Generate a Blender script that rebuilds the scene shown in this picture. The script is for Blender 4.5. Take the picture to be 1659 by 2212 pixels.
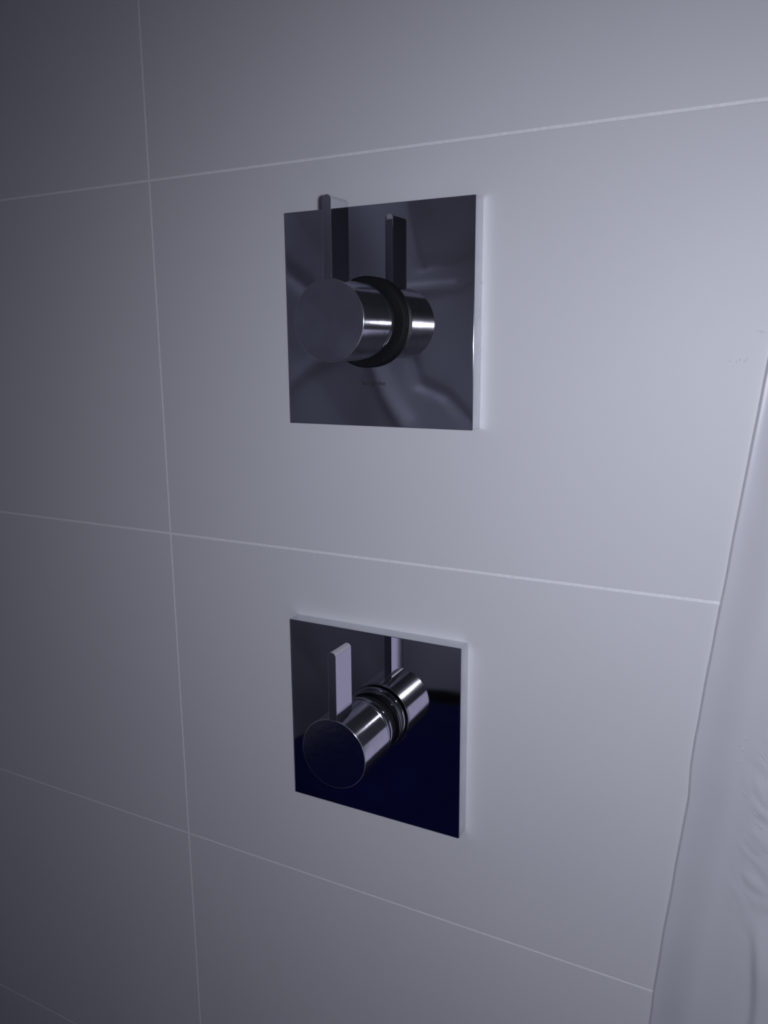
import bpy, bmesh, math, random
from mathutils import Vector, Matrix, noise

for o in list(bpy.data.objects):
    bpy.data.objects.remove(o, do_unlink=True)
scene = bpy.context.scene
COL = scene.collection

# ------------------------------------------------------------------ camera, light, exposure
CAM = Vector((0.50129513, -0.54338297, -0.13702171))
ROT = Matrix(((0.88687511, -0.08559942, 0.45401022),
              (0.46195439, 0.1794402, -0.86856166),
              (-0.00711931, 0.98003773, 0.19868408)))
cam_data = bpy.data.cameras.new('camera')
cam_data.sensor_fit = 'VERTICAL'
cam_data.sensor_height = 36.0
cam_data.lens = 1751.812 / 2212.0 * 36.0
cam_data.clip_start = 0.01
cam = bpy.data.objects.new('camera', cam_data)
COL.objects.link(cam)
cam.matrix_world = Matrix.Translation(CAM) @ ROT.to_4x4()
scene.camera = cam

# the phone's own flash, a couple of centimetres beside its lens
flash_data = bpy.data.lights.new('phone_flash', 'SPOT')
flash_data.energy = 10.0
flash_data.color = (0.85, 0.88, 1.0)
flash_data.shadow_soft_size = 0.007
flash_data.spot_size = math.radians(138)
flash_data.spot_blend = 1.0
flash = bpy.data.objects.new('phone_flash', flash_data)
COL.objects.link(flash)
flash.location = CAM + ROT @ Vector((0.022, 0.004, 0.0))
aim = Vector((0.41, 0.0, -0.35)) - flash.location
flash.rotation_euler = aim.to_track_quat('-Z', 'Y').to_euler()

# dim daylight world; the area lamp is added to brighten the dust sheet
world = bpy.data.worlds.new('world')
scene.world = world
world.use_nodes = True
world.node_tree.nodes['Background'].inputs['Color'].default_value = (0.55, 0.62, 1.0, 1)
world.node_tree.nodes['Background'].inputs['Strength'].default_value = 0.03
amb_data = bpy.data.lights.new('sheet_fill_light', 'AREA')
amb_data.shape = 'RECTANGLE'
amb_data.size = 0.7
amb_data.size_y = 0.5
amb_data.energy = 1.3
amb_data.spread = math.radians(95)
amb_data.color = (0.64, 0.69, 0.97)
amb = bpy.data.objects.new('sheet_fill_light', amb_data)
COL.objects.link(amb)
amb.location = (-0.1, -0.75, 1.2)
amb.rotation_euler = (Vector((-0.5, -1.3, -0.3)) - amb.location).to_track_quat('-Z', 'Y').to_euler()

scene.view_settings.view_transform = 'Standard'
scene.view_settings.look = 'None'
scene.view_settings.gamma = 1.0
scene.view_settings.use_curve_mapping = False
scene.view_settings.exposure = 0.0
scene.cycles.blur_glossy = 0.35
scene.cycles.sample_clamp_indirect = 6.0
scene.cycles.use_denoising = True

# ------------------------------------------------------------------ materials
def principled(name, color, rough=0.5, metal=0.0, coat=0.0, coat_rough=0.1, spec=0.5):
    m = bpy.data.materials.new(name)
    m.use_nodes = True
    b = m.node_tree.nodes['Principled BSDF']
    b.inputs['Base Color'].default_value = (*color, 1)
    b.inputs['Roughness'].default_value = rough
    b.inputs['Metallic'].default_value = metal
    b.inputs['Coat Weight'].default_value = coat
    b.inputs['Coat Roughness'].default_value = coat_rough
    b.inputs['Specular IOR Level'].default_value = spec
    return m

def add_noise(m, scale, lo, hi, detail=3.0, bump=0.0, bump_scale=None, dist=0.001, stretch=None):
    """small procedural colour variation plus a fine bump"""
    nt = m.node_tree
    b = nt.nodes['Principled BSDF']
    tc = nt.nodes.new('ShaderNodeTexCoord')
    src = tc.outputs['Object']
    if stretch:
        mp = nt.nodes.new('ShaderNodeMapping')
        mp.inputs['Scale'].default_value = stretch
        nt.links.new(src, mp.inputs['Vector'])
        src = mp.outputs['Vector']
    n = nt.nodes.new('ShaderNodeTexNoise')
    n.inputs['Scale'].default_value = scale
    n.inputs['Detail'].default_value = detail
    nt.links.new(src, n.inputs['Vector'])
    r = nt.nodes.new('ShaderNodeValToRGB')
    r.color_ramp.elements[0].position = 0.3
    r.color_ramp.elements[1].position = 0.7
    r.color_ramp.elements[0].color = (*lo, 1)
    r.color_ramp.elements[1].color = (*hi, 1)
    nt.links.new(n.outputs['Fac'], r.inputs['Fac'])
    nt.links.new(r.outputs['Color'], b.inputs['Base Color'])
    if bump:
        n2 = nt.nodes.new('ShaderNodeTexNoise')
        n2.inputs['Scale'].default_value = bump_scale or scale * 8
        n2.inputs['Detail'].default_value = 2.0
        nt.links.new(src, n2.inputs['Vector'])
        bp = nt.nodes.new('ShaderNodeBump')
        bp.inputs['Strength'].default_value = bump
        bp.inputs['Distance'].default_value = dist
        nt.links.new(n2.outputs['Fac'], bp.inputs['Height'])
        nt.links.new(bp.outputs['Normal'], b.inputs['Normal'])
    return m

M_tile = add_noise(principled('satin_white_tile', (0.56, 0.56, 0.58), 0.5, spec=0.22), 5.0,
                   (0.550, 0.550, 0.572), (0.568, 0.568, 0.586), bump=0.06, bump_scale=900, dist=0.0003)
M_grout = add_noise(principled('white_grout', (0.78, 0.78, 0.8), 0.85, spec=0.2), 300.0,
                    (0.66, 0.66, 0.675), (0.75, 0.75, 0.76), bump=0.3, bump_scale=1500, dist=0.0003)
M_chrome = principled('polished_chrome', (0.64, 0.64, 0.67), 0.035, 1.0)
M_chrome_side = add_noise(principled('chrome_with_fine_wear', (0.64, 0.64, 0.67), 0.125, 1.0), 90.0,
                          (0.60, 0.60, 0.63), (0.68, 0.68, 0.71), bump=0.10, bump_scale=260, dist=0.0003)
M_edge = add_noise(principled('chrome_plate_edge', (0.66, 0.67, 0.70), 0.09, 1.0), 60.0,
                   (0.62, 0.63, 0.66), (0.70, 0.71, 0.74), bump=0.05, bump_scale=200, dist=0.0003)
M_black = add_noise(principled('black_rubber', (0.006, 0.006, 0.008), 0.6, spec=0.12), 40.0,
                    (0.005, 0.005, 0.007), (0.009, 0.009, 0.011))
M_letter = principled('dark_printed_lettering', (0.01, 0.01, 0.012), 0.7)
M_seam = principled('dark_seam', (0.05, 0.05, 0.06), 0.5, 1.0)
M_film = add_noise(principled('white_protective_film', (0.5, 0.5, 0.53), 0.34, coat=0.9, coat_rough=0.09), 7.0,
                   (0.50, 0.50, 0.535), (0.535, 0.535, 0.57), bump=0.15, bump_scale=120, dist=0.0004)
M_plain = add_noise(principled('white_painted_wall', (0.6, 0.6, 0.62), 0.7), 3.0,
                    (0.60, 0.60, 0.62), (0.68, 0.68, 0.70))
M_floor = add_noise(principled('dark_stone_floor', (0.06, 0.06, 0.065), 0.6), 6.0,
                    (0.045, 0.045, 0.05), (0.075, 0.075, 0.08))
M_ceil = add_noise(principled('white_ceiling_paint', (0.5, 0.5, 0.5), 0.8), 4.0,
                   (0.48, 0.48, 0.49), (0.52, 0.52, 0.53))
M_dust = add_noise(principled('pale_dust_sheet', (0.42, 0.42, 0.46), 0.4, coat=0.3, coat_rough=0.2), 3.0,
                   (0.66, 0.66, 0.72), (0.78, 0.78, 0.84))
M_blue = add_noise(principled('navy_tarpaulin', (0.004, 0.008, 0.09), 0.6, spec=0.2), 4.0,
                   (0.003, 0.006, 0.07), (0.006, 0.012, 0.13))

M_glow_panel = principled('glowing_panel', (0.6, 0.62, 0.7), 0.4)  # self-glowing surface of the added panel
_b = M_glow_panel.node_tree.nodes['Principled BSDF']
_b.inputs['Emission Color'].default_value = (0.74, 0.70, 1.0, 1)
_b.inputs['Emission Strength'].default_value = 0.62

# ------------------------------------------------------------------ helpers
def link(name, bm, mats, parent=None, smooth=False, recalc=True):
    if recalc:
        bmesh.ops.recalc_face_normals(bm, faces=bm.faces[:])
    me = bpy.data.meshes.new(name)
    bm.to_mesh(me)
    bm.free()
    for m in (mats if isinstance(mats, (list, tuple)) else [mats]):
        me.materials.append(m)
    if smooth:
        for p in me.polygons:
            p.use_smooth = True
    o = bpy.data.objects.new(name, me)
    COL.objects.link(o)
    if parent:
        o.parent = parent
    return o

def sharp_by_angle(o, deg):
    me = o.data
    bm = bmesh.new(); bm.from_mesh(me)
    for e in bm.edges:
        if len(e.link_faces) == 2 and e.calc_face_angle(0) > math.radians(deg):
            e.smooth = False
    bm.to_mesh(me); bm.free()

def weighted(o):
    w = o.modifiers.new('weighted_normals', 'WEIGHTED_NORMAL')
    w.keep_sharp = True
    w.weight = 90
    return o

def structure(o):
    o['kind'] = 'structure'
    return o

def box(bm, x0, x1, y0, y1, z0, z1, bevel=0.0, seg=2, mat=0):
    vs = [bm.verts.new((x, y, z)) for x in (x0, x1) for y in (y0, y1) for z in (z0, z1)]
    idx = [(0, 1, 3, 2), (4, 6, 7, 5), (0, 4, 5, 1), (2, 3, 7, 6), (0, 2, 6, 4), (1, 5, 7, 3)]
    fs = [bm.faces.new([vs[i] for i in f]) for f in idx]
    for f in fs:
        f.material_index = mat
    if bevel:
        es = list({e for f in fs for e in f.edges})
        r = bmesh.ops.bevel(bm, geom=es, offset=bevel, segments=seg, affect='EDGES', profile=0.5)
        for f in r['faces']:
            f.material_index = mat
    return fs

def lathe(bm, prof, n=128, cap_start=True, cap_end=True):
    """prof: list of (radius, y); revolved about the Y axis"""
    rings = []
    for r, y in prof:
        rings.append([bm.verts.new((r * math.cos(2 * math.pi * k / n), y, r * math.sin(2 * math.pi * k / n))) for k in range(n)])
    for a, b in zip(rings, rings[1:]):
        for k in range(n):
            bm.faces.new((a[k], a[(k + 1) % n], b[(k + 1) % n], b[k]))
    if cap_start:
        bm.faces.new(rings[0])
    if cap_end:
        bm.faces.new(list(reversed(rings[-1])))

def arc(cr, cy, r, a0, a1, n=6):
    return [(cr + r * math.cos(math.radians(a0 + (a1 - a0) * i / n)),
             cy + r * math.sin(math.radians(a0 + (a1 - a0) * i / n))) for i in range(n + 1)]

# ------------------------------------------------------------------ the room
# tiled wall: large tiles with real bevelled edges, grout set into the joints
rows = [(-1.2, 0.0010), (-0.90, 0.0010), (-0.60, 0.0013), (-0.30, 0.0021), (0.0, 0.0019), (0.30, 0.002), (0.60, 0.002)]
cols = [(-1.2, 0.0012), (-0.60, 0.0012), (0.0, 0.00145), (0.60, 0.0014), (0.9, 0.0)]
bm = bmesh.new()
ZL = [(-1.3, 0.0)] + rows + [(1.25, 0.0)]
XL = cols
for (xa, wa), (xb, wb) in zip(XL, XL[1:]):
    for (za, ha), (zb, hb) in zip(ZL, ZL[1:]):
        box(bm, xa + wa / 2, xb - wb / 2, 0.0, 0.008, za + ha / 2, zb - hb / 2, 0.00035, 2, 0)
box(bm, -1.2, 0.9, 0.0003, 0.0079, -1.3, 1.25, 0, 1, 1)
structure(link('wall_back', bm, [M_tile, M_grout]))

def slab(name, x0, x1, y0, y1, z0, z1, m):
    b = bmesh.new()
    box(b, x0, x1, y0, y1, z0, z1)
    return structure(link(name, b, m))
slab('wall_left', -1.3, -1.2, -1.9, 0.008, -1.3, 1.25, M_plain)
b = bmesh.new()
box(b, 0.9, 1.0, -1.9, -1.52, -1.3, 1.25)
box(b, 0.9, 1.0, -0.74, 0.008, -1.3, 1.25)
box(b, 0.9, 1.0, -1.52, -0.74, -0.38, 1.25)
structure(link('wall_right', b, M_plain))
b = bmesh.new()
box(b, 0.93, 0.95, -1.515, -0.745, -1.298, -0.385)
d1 = structure(link('glow_panel_1', b, M_glow_panel))  # glowing panel added out of view to light the wall and lever reflections
b = bmesh.new()
for q in ((-1.52, -1.48, -1.3, -0.38), (-0.78, -0.74, -1.3, -0.38), (-1.48, -0.78, -0.42, -0.38), (-1.48, -0.78, -1.3, -1.26)):
    box(b, 0.912, 0.928, q[0], q[1], q[2], q[3], 0.002)
structure(link('glow_panel_frame', b, M_ceil, d1))  # surround of the added glowing panel
slab('wall_front', -1.3, 1.0, -2.0, -1.9, -1.3, 1.25, M_plain)
slab('floor', -1.3, 1.0, -2.0, 0.008, -1.4, -1.3, M_floor)
slab('ceiling', -1.3, 1.0, -2.0, 0.008, 1.25, 1.35, M_ceil)

# ------------------------------------------------------------------ shower valves
T = 0.0133          # plate thickness
RK = 0.0271         # knob radius

def build_valve(name, label, centre, plate, gasket, lettering):
    """centre: knob axis (x, z); plate: x0, x1, z0, z1 of the square cover plate"""
    root = bpy.data.objects.new(name, None)
    COL.objects.link(root)
    root.location = (centre[0], 0.0, centre[1])
    root['label'] = label
    root['category'] = 'shower valve'
    root['group'] = 'square chrome shower valves on the tiled wall'
    cx, cz = centre
    # cover plate
    b = bmesh.new()
    box(b, plate[0] - cx, plate[1] - cx, -T, -0.0002, plate[2] - cz, plate[3] - cz, 0.0005, 4, 0)
    for f in b.faces:
        if abs(f.normal.y) < 0.5 or f.calc_area() < 1e-4:
            f.material_index = 1
    bmesh.ops.recalc_face_normals(b, faces=b.faces[:])
    for f in b.faces:
        f.material_index = 0 if abs(f.normal.y) > 0.9 else 1
    pl = weighted(link('cover_plate', b, [M_chrome, M_edge], root, True))
    # neck behind the knob
    b = bmesh.new()
    lathe(b, [(0.0236, -T + 0.002), (0.0236, -0.0297)], cap_start=True, cap_end=True)
    link('neck', b, M_black, root, True)
    if gasket:
        b = bmesh.new()
        R = 0.0322
        prof = [(0.0237, -T + 0.0008), (R - 0.0001, -T + 0.0008)] + arc(R - 0.0006, -T - 0.0007, 0.0006, 80, 0, 4) + \
               arc(R - 0.0016, -T - 0.0042, 0.0016, 0, -90, 8) + [(0.0237, -T - 0.0052)]
        lathe(b, prof, cap_start=False, cap_end=False)
        o = link('rubber_gasket', b, M_black, root, True)
        sharp_by_angle(o, 50)
    # collar: bright ring rounding inwards behind the knob
    b = bmesh.new()
    prof = [(0.0240, -0.0280), (0.0252, -0.0279), (0.0257, -0.0273), (0.0260, -0.0258), (0.0261, -0.0242), (0.0259, -0.0224),
            (0.0254, -0.0208), (0.0246, -0.0196), (0.0236, -0.0189), (0.0150, -0.0187)]
    lathe(b, prof, cap_start=False, cap_end=False)
    weighted(link('collar', b, M_chrome, root, True))
    # knob: rim, side and face
    b = bmesh.new()
    c = 0.0006
    prof = [(0.0200, -0.0296), (RK - 0.0005, -0.0296)] + arc(RK - 0.0004, -0.0300, 0.0004, 80, 0, 4) + \
           [(RK, -0.0312), (RK - 0.00025, -0.0314), (RK - 0.00025, -0.0317), (RK, -0.0319)] + \
           [(RK, -0.0450), (RK, -0.0600)] + arc(RK - c, -0.0696 + c, c, 0, -90, 6)
    lathe(b, prof, cap_start=False, cap_end=True)
    for f in b.faces:
        f.material_index = 0 if (abs(f.normal.y) > 0.9 and f.calc_center_median().y < -0.06) else 1
    kn = weighted(link('knob', b, [M_chrome, M_chrome_side], root, True))
    sharp_by_angle(kn, 25)
    # lever: flat bar with a rounded tip standing on the knob
    b = bmesh.new()
    hw = 0.0033
    top = 0.0795
    z0 = RK - 0.0012
    outline = [(-hw, z0), (hw, z0)] + [(hw * math.cos(a), top - hw + hw * math.sin(a)) for a in [math.pi * i / 16 for i in range(17)]]
    y_f, y_b = -0.0692, -0.0462
    fr = [b.verts.new((x, y_f, z)) for x, z in outline]
    bk = [b.verts.new((x, y_b, z)) for x, z in outline]
    n = len(outline)
    b.faces.new(fr)
    b.faces.new(list(reversed(bk)))
    for i in range(n):
        b.faces.new((fr[i], bk[i], bk[(i + 1) % n], fr[(i + 1) % n]))
    bmesh.ops.remove_doubles(b, verts=b.verts[:], dist=1e-6)
    bmesh.ops.recalc_face_normals(b, faces=b.faces[:])
    es = [e for e in b.edges if len(e.link_faces) == 2 and e.calc_face_angle(0) > 1.2]
    bmesh.ops.bevel(b, geom=es, offset=0.00035, segments=3, affect='EDGES', profile=0.5)
    lv = weighted(link('lever', b, M_chrome, kn, True))
    sharp_by_angle(lv, 28)
    if lettering:
        cu = bpy.data.curves.new('lettering', 'FONT')
        cu.body = 'hansgrohe'
        cu.size = 0.0046
        cu.align_x = 'CENTER'
        cu.extrude = 0.00003
        tmp = bpy.data.objects.new('lettering_source', cu)
        COL.objects.link(tmp)
        bpy.context.view_layer.update()
        me = bpy.data.meshes.new_from_object(tmp.evaluated_get(bpy.context.evaluated_depsgraph_get()))
        bpy.data.objects.remove(tmp, do_unlink=True)
        w = max(v.co.x for v in me.vertices) - min(v.co.x for v in me.vertices)
        s = 0.0190 / w
        for v in me.vertices:
            v.co = Vector((v.co.x * s, -v.co.z, v.co.y * s))
        me.materials.clear()
        me.materials.append(M_letter)
        lt = bpy.data.objects.new('lettering', me)
        COL.objects.link(lt)
        lt.parent = pl
        lt.location = (0.2165 - cx, -T - 0.00008, -0.1640 - cz)
        lt['label'] = 'small dark maker lettering under the knob'
    return root

build_valve('shower_valve',
            'upper square chrome shower valve with black rubber gasket ring and lettering below its knob',
            (0.2129, -0.1191), (0.1423, 0.2944, -0.1942, -0.0383), True, True)
build_valve('shower_valve',
            'lower square chrome shower valve reflecting navy blue, without gasket ring',
            (0.2096, -0.4328), (0.1359, 0.2881, -0.5125, -0.3561), False, False)

# ------------------------------------------------------------------ protective film hanging at the right
EDGE = [(-1.20, 0.405), (-0.80, 0.4265), (-0.629, 0.4349), (-0.600, 0.4364), (-0.52, 0.4430), (-0.4394, 0.4504), (-0.415, 0.4508),
        (-0.3947, 0.4518), (-0.2993, 0.4612), (-0.222, 0.4689), (-0.1437, 0.4770), (0.0, 0.506), (0.30, 0.56), (0.90, 0.62)]
def edge_x(z):
    for (a, xa), (b_, xb) in zip(EDGE, EDGE[1:]):
        if a <= z <= b_:
            return xa + (xb - xa) * (z - a) / (b_ - a)
    return EDGE[-1][1]
def smooth01(t):
    t = max(0.0, min(1.0, t))
    return t * t * (3 - 2 * t)
def film_depth(s, z):
    """how far the film stands off the wall, s metres from its edge"""
    d = 0.0004 + 0.0034 * smooth01(s / 0.0016)
    k = 1.0 + 0.35 * math.sin(z * 6.0 + 1.0)
    d += 0.0085 * k * smooth01((s - 0.003) / 0.026)
    d += 0.0030 * smooth01((s - 0.03) / 0.06)
    d += 0.0022 * math.sin(s * 60 + z * 4.0) * smooth01(s / 0.05)
    d += 0.0012 * noise.noise(Vector((s * 14, z * 3.0, 1.7))) * smooth01(s / 0.03)
    # crumpled patch of short diagonal creases
    g = math.exp(-((z + 0.44) / 0.06) ** 2) * smooth01((s - 0.028) / 0.022)
    u = s * 0.75 + z * 0.66
    d += 0.0016 * g * abs(noise.noise(Vector((u * 75, (s - z) * 14, 4.0))))
    d += 0.0020 * g * abs(noise.noise(Vector((u * 130, (s - z) * 35, 9.0))))
    # a larger fold low down
    f = smooth01((s - (0.062 - 0.16 * (z + 0.60) ** 2 * 10)) / 0.006) * smooth01((-0.50 - z) / 0.05)
    d += 0.004 * f
    return d
bm = bmesh.new()
NS, NZ = 190, 900
W_FILM = 0.42
grid = []
for j in range(NZ + 1):
    z = -1.15 + 1.75 * j / NZ
    ex = edge_x(z) + 0.0005 * noise.noise(Vector((z * 30, 0, 0)))
    row = []
    for i in range(NS + 1):
        s = W_FILM * (i / NS) ** 2.0
        row.append(bm.verts.new((ex + s, -film_depth(s, z), z)))
    grid.append(row)
for j in range(NZ):
    for i in range(NS):
        bm.faces.new((grid[j][i], grid[j][i + 1], grid[j + 1][i + 1], grid[j + 1][i]))
film = link('protective_film', bm, M_film, None, True)
so = film.modifiers.new('thickness', 'SOLIDIFY')
so.thickness = 0.0004
so.offset = 0
film['label'] = 'loose white plastic film with slanted edge hanging over the right side of the tiled wall'
film['category'] = 'plastic film'

# ------------------------------------------------------------------ what the chrome mirrors: the unfinished room behind
bm = bmesh.new()
NX, NZ = 280, 300
FOLDS = [([(-0.43, -0.15), (-0.415, -0.19), (-0.387, -0.243), (-0.357, -0.281), (-0.326, -0.317), (-0.30, -0.42)], 0.020, 0.022),
         ([(-0.305, 0.045), (-0.238, 0.051), (-0.175, 0.088), (-0.10, 0.14)], 0.012, -0.014),
         ([(-0.38, -0.02), (-0.31, -0.009), (-0.218, -0.002), (-0.173, 0.025), (-0.10, 0.06)], 0.012, 0.012),
         ([(-0.325, -0.164), (-0.313, -0.218), (-0.287, -0.228), (-0.242, -0.247), (-0.173, -0.315), (-0.12, -0.40)], 0.014, -0.014),
         ([(-0.70, 0.09), (-0.661, 0.05), (-0.619, 0.02), (-0.56, -0.04)], 0.018, -0.016),
         ([(-0.72, -0.27), (-0.657, -0.215), (-0.59, -0.167), (-0.50, -0.12)], 0.018, 0.014),
         ([(-0.34, 0.30), (-0.315, 0.10), (-0.305, 0.045)], 0.010, -0.012)]
def fold_height(x, z):
    t = 0.0
    for pts, w, amp in FOLDS:
        best = 9.0
        for (ax, az), (bx, bz) in zip(pts, pts[1:]):
            dx, dz = bx - ax, bz - az
            u = max(0.0, min(1.0, ((x - ax) * dx + (z - az) * dz) / (dx * dx + dz * dz)))
            best = min(best, math.hypot(x - ax - u * dx, z - az - u * dz))
        if best < 4 * w:
            t += amp * math.exp(-(best / w) ** 2)
    return t
grid = []
for j in range(NZ + 1):
    row = []
    for i in range(NX + 1):
        x = -1.12 + 1.30 * i / NX
        hem = -1.285 + 0.335 * smooth01((x + 0.66) / 0.36)
        z = hem + (1.02 - hem) * j / NZ
        y = -1.20 + 0.016 * math.sin(x * 13 + 0.8 * math.sin(z * 3.1)) * (0.4 + 0.6 * smooth01((0.9 - z) / 1.5))
        y += 0.07 * noise.noise(Vector((x * 2.3 + 3, z * 1.7, 2.0))) + 0.02 * noise.noise(Vector((x * 7, z * 4, 5.0)))
        # diagonal sagging folds
        q = x * 0.8 + z * 0.9
        y += fold_height(x, z)
        # the part above the small folds leans forward
        y += 0.11 * smooth01((x + 0.34) / 0.10) * smooth01((z - 0.03) / 0.30)
        y += 0.006 * abs(math.sin(q * 9 + 2.2 * noise.noise(Vector((x * 1.6, z * 1.6, 8.0)))))
        row.append(bm.verts.new((x, y, z)))
    grid.append(row)
for j in range(NZ):
    for i in range(NX):
        bm.faces.new((grid[j][i], grid[j][i + 1], grid[j + 1][i + 1], grid[j + 1][i]))
dust = link('dust_sheet', bm, M_dust, None, True)
so = dust.modifiers.new('thickness', 'SOLIDIFY')
so.thickness = 0.002
dust['label'] = 'pale dust sheet hung in folds behind the photographer, seen mirrored in the upper plate'
dust['category'] = 'dust sheet'

bm = bmesh.new()
NX, NY = 90, 70
grid = []
for j in range(NY + 1):
    yy = -1.08 + 0.78 * j / NY
    row = []
    for i in range(NX + 1):
        x = -1.10 + 1.50 * i / NX
        h = (0.03 + 0.37 * smooth01((x + 0.72) / 0.45)) * smooth01((x + 1.08) / 0.14) * smooth01((0.32 - x) / 0.14) * smooth01((yy + 1.06) / 0.10) * smooth01((-0.42 - yy) / 0.12)
        h *= 1.0 + 0.12 * noise.noise(Vector((x * 3, yy * 3, 0.5)))
        h += 0.012 + 0.012 * abs(noise.noise(Vector((x * 9, yy * 9, 3.3))))
        row.append(bm.verts.new((x, yy, -1.296 + h)))
    grid.append(row)
for j in range(NY):
    for i in range(NX):
        bm.faces.new((grid[j][i], grid[j][i + 1], grid[j + 1][i + 1], grid[j + 1][i]))
tarp = link('tarpaulin', bm, M_blue, None, True)
so = tarp.modifiers.new('thickness', 'SOLIDIFY')
so.thickness = 0.002
so.offset = 1
tarp['label'] = 'navy blue tarpaulin lying on the floor, seen mirrored in the lower plate'
tarp['category'] = 'tarpaulin'

# ------------------------------------------------------------------ tiny glossy domes added to make flash glints
M_glint = principled('glossy_glint_dome', (0.62, 0.62, 0.65), 0.06, spec=0.7, coat=1.0, coat_rough=0.03)
def dome(b, c, n, r, h, stretch=1.0):
    """low rounded dome sitting on a surface at c with outward normal n"""
    n = Vector(n); t1 = Vector((0, 0, 1)); t2 = n.cross(t1)
    rings = []
    for k in range(5):
        a = math.pi / 2 * k / 5
        rings.append([b.verts.new(Vector(c) + t2 * (r * math.cos(a) * math.cos(2 * math.pi * q / 12)) +
                      t1 * (stretch * r * math.cos(a) * math.sin(2 * math.pi * q / 12)) + n * (h * math.sin(a))) for q in range(12)])
    top = b.verts.new(Vector(c) + n * h)
    b.faces.new(list(reversed(rings[0])))
    for A, B in zip(rings, rings[1:]):
        for q in range(12):
            b.faces.new((A[q], A[(q + 1) % 12], B[(q + 1) % 12], B[q]))
    for q in range(12):
        b.faces.new((rings[-1][q], rings[-1][(q + 1) % 12], top))
rnd = random.Random(4)
b = bmesh.new()
for z, y, r in ((-0.094, -0.0010, 0.0006), (-0.110, -0.0045, 0.0005), (-0.1135, -0.0060, 0.0005), (-0.118, -0.0030, 0.0006),
                (-0.134, -0.0085, 0.0005), (-0.139, -0.0035, 0.0006), (-0.1435, -0.0045, 0.0008), (-0.1395, -0.0020, 0.0006), (-0.1475, -0.0052, 0.0006), (-0.127, -0.0018, 0.0005)):
    dome(b, (0.2944 - 0.00002, y, z), (1, 0, 0), r, r * 0.8, 1.6)
o = link('glint_domes', b, M_glint, None, True)
o['kind'] = 'stuff'
o['label'] = 'tiny glossy domes added for glints on the right edge of the upper chrome plate'
o['category'] = 'glint domes'
b = bmesh.new()  # more domes put on the tile for glints
for k in range(16):
    x = 0.4535 + 0.013 * rnd.random()
    z = -0.1456 + 0.0012 * rnd.uniform(-1, 1) - 0.05 * (x - 0.453)
    dome(b, (x, 0.00002, z), (0, -1, 0), rnd.uniform(0.0003, 0.0006), 0.0003)
for k in range(6):
    dome(b, (0.4700 + 0.006 * rnd.random(), 0.00002, -0.1290 + 0.0012 * rnd.uniform(-1, 1)), (0, -1, 0), 0.0005, 0.0003)
o = link('glint_domes', b, M_glint, None, True)
o['kind'] = 'stuff'
o['label'] = 'faint glossy domes added for glints on the white tile near the slanted film edge'
o['category'] = 'glint domes'

CREASES = [(0.4834, -0.3852, 0.0022), (0.4811, -0.3906, 0.002), (0.4823, -0.3929, 0.0022), (0.48, -0.4022, 0.0018), (0.4857, -0.4232, 0.0026), (0.4868, -0.4236, 0.002), (0.4949, -0.3943, 0.0035), (0.4969, -0.397, 0.004), (0.4929, -0.4347, 0.0018), (0.4936, -0.4408, 0.003), (0.4973, -0.443, 0.004), (0.5011, -0.4572, 0.005)]
M_film_crease = principled('glossy_film_crease', (0.52, 0.52, 0.555), 0.10, coat=1.0, coat_rough=0.03)
# sharp little creases in the film that catch the flash
b = bmesh.new()
for x, z, ln in CREASES:
    y = -film_depth(x - edge_x(z), z)
    u = Vector((0.62, 0.0, -0.78)); v = Vector((0.78, 0.0, 0.62)); n = Vector((0, -1, 0))
    rings = []
    for k in range(9):
        t = -1 + 2 * k / 8
        w = 0.0007 * math.sqrt(max(0.02, 1 - t * t))
        rings.append([b.verts.new(Vector((x, y + 0.0003, z)) + u * (t * ln) + v * (w * math.cos(a)) + n * (w * 1.1 * math.sin(a))) for a in [math.pi * q / 8 for q in range(9)]])
    for A, B in zip(rings, rings[1:]):
        for q in range(8):
            b.faces.new((A[q], A[q + 1], B[q + 1], B[q]))
cr = link('creases', b, M_film_crease, film, True)
cr['label'] = 'small sparkling creases'
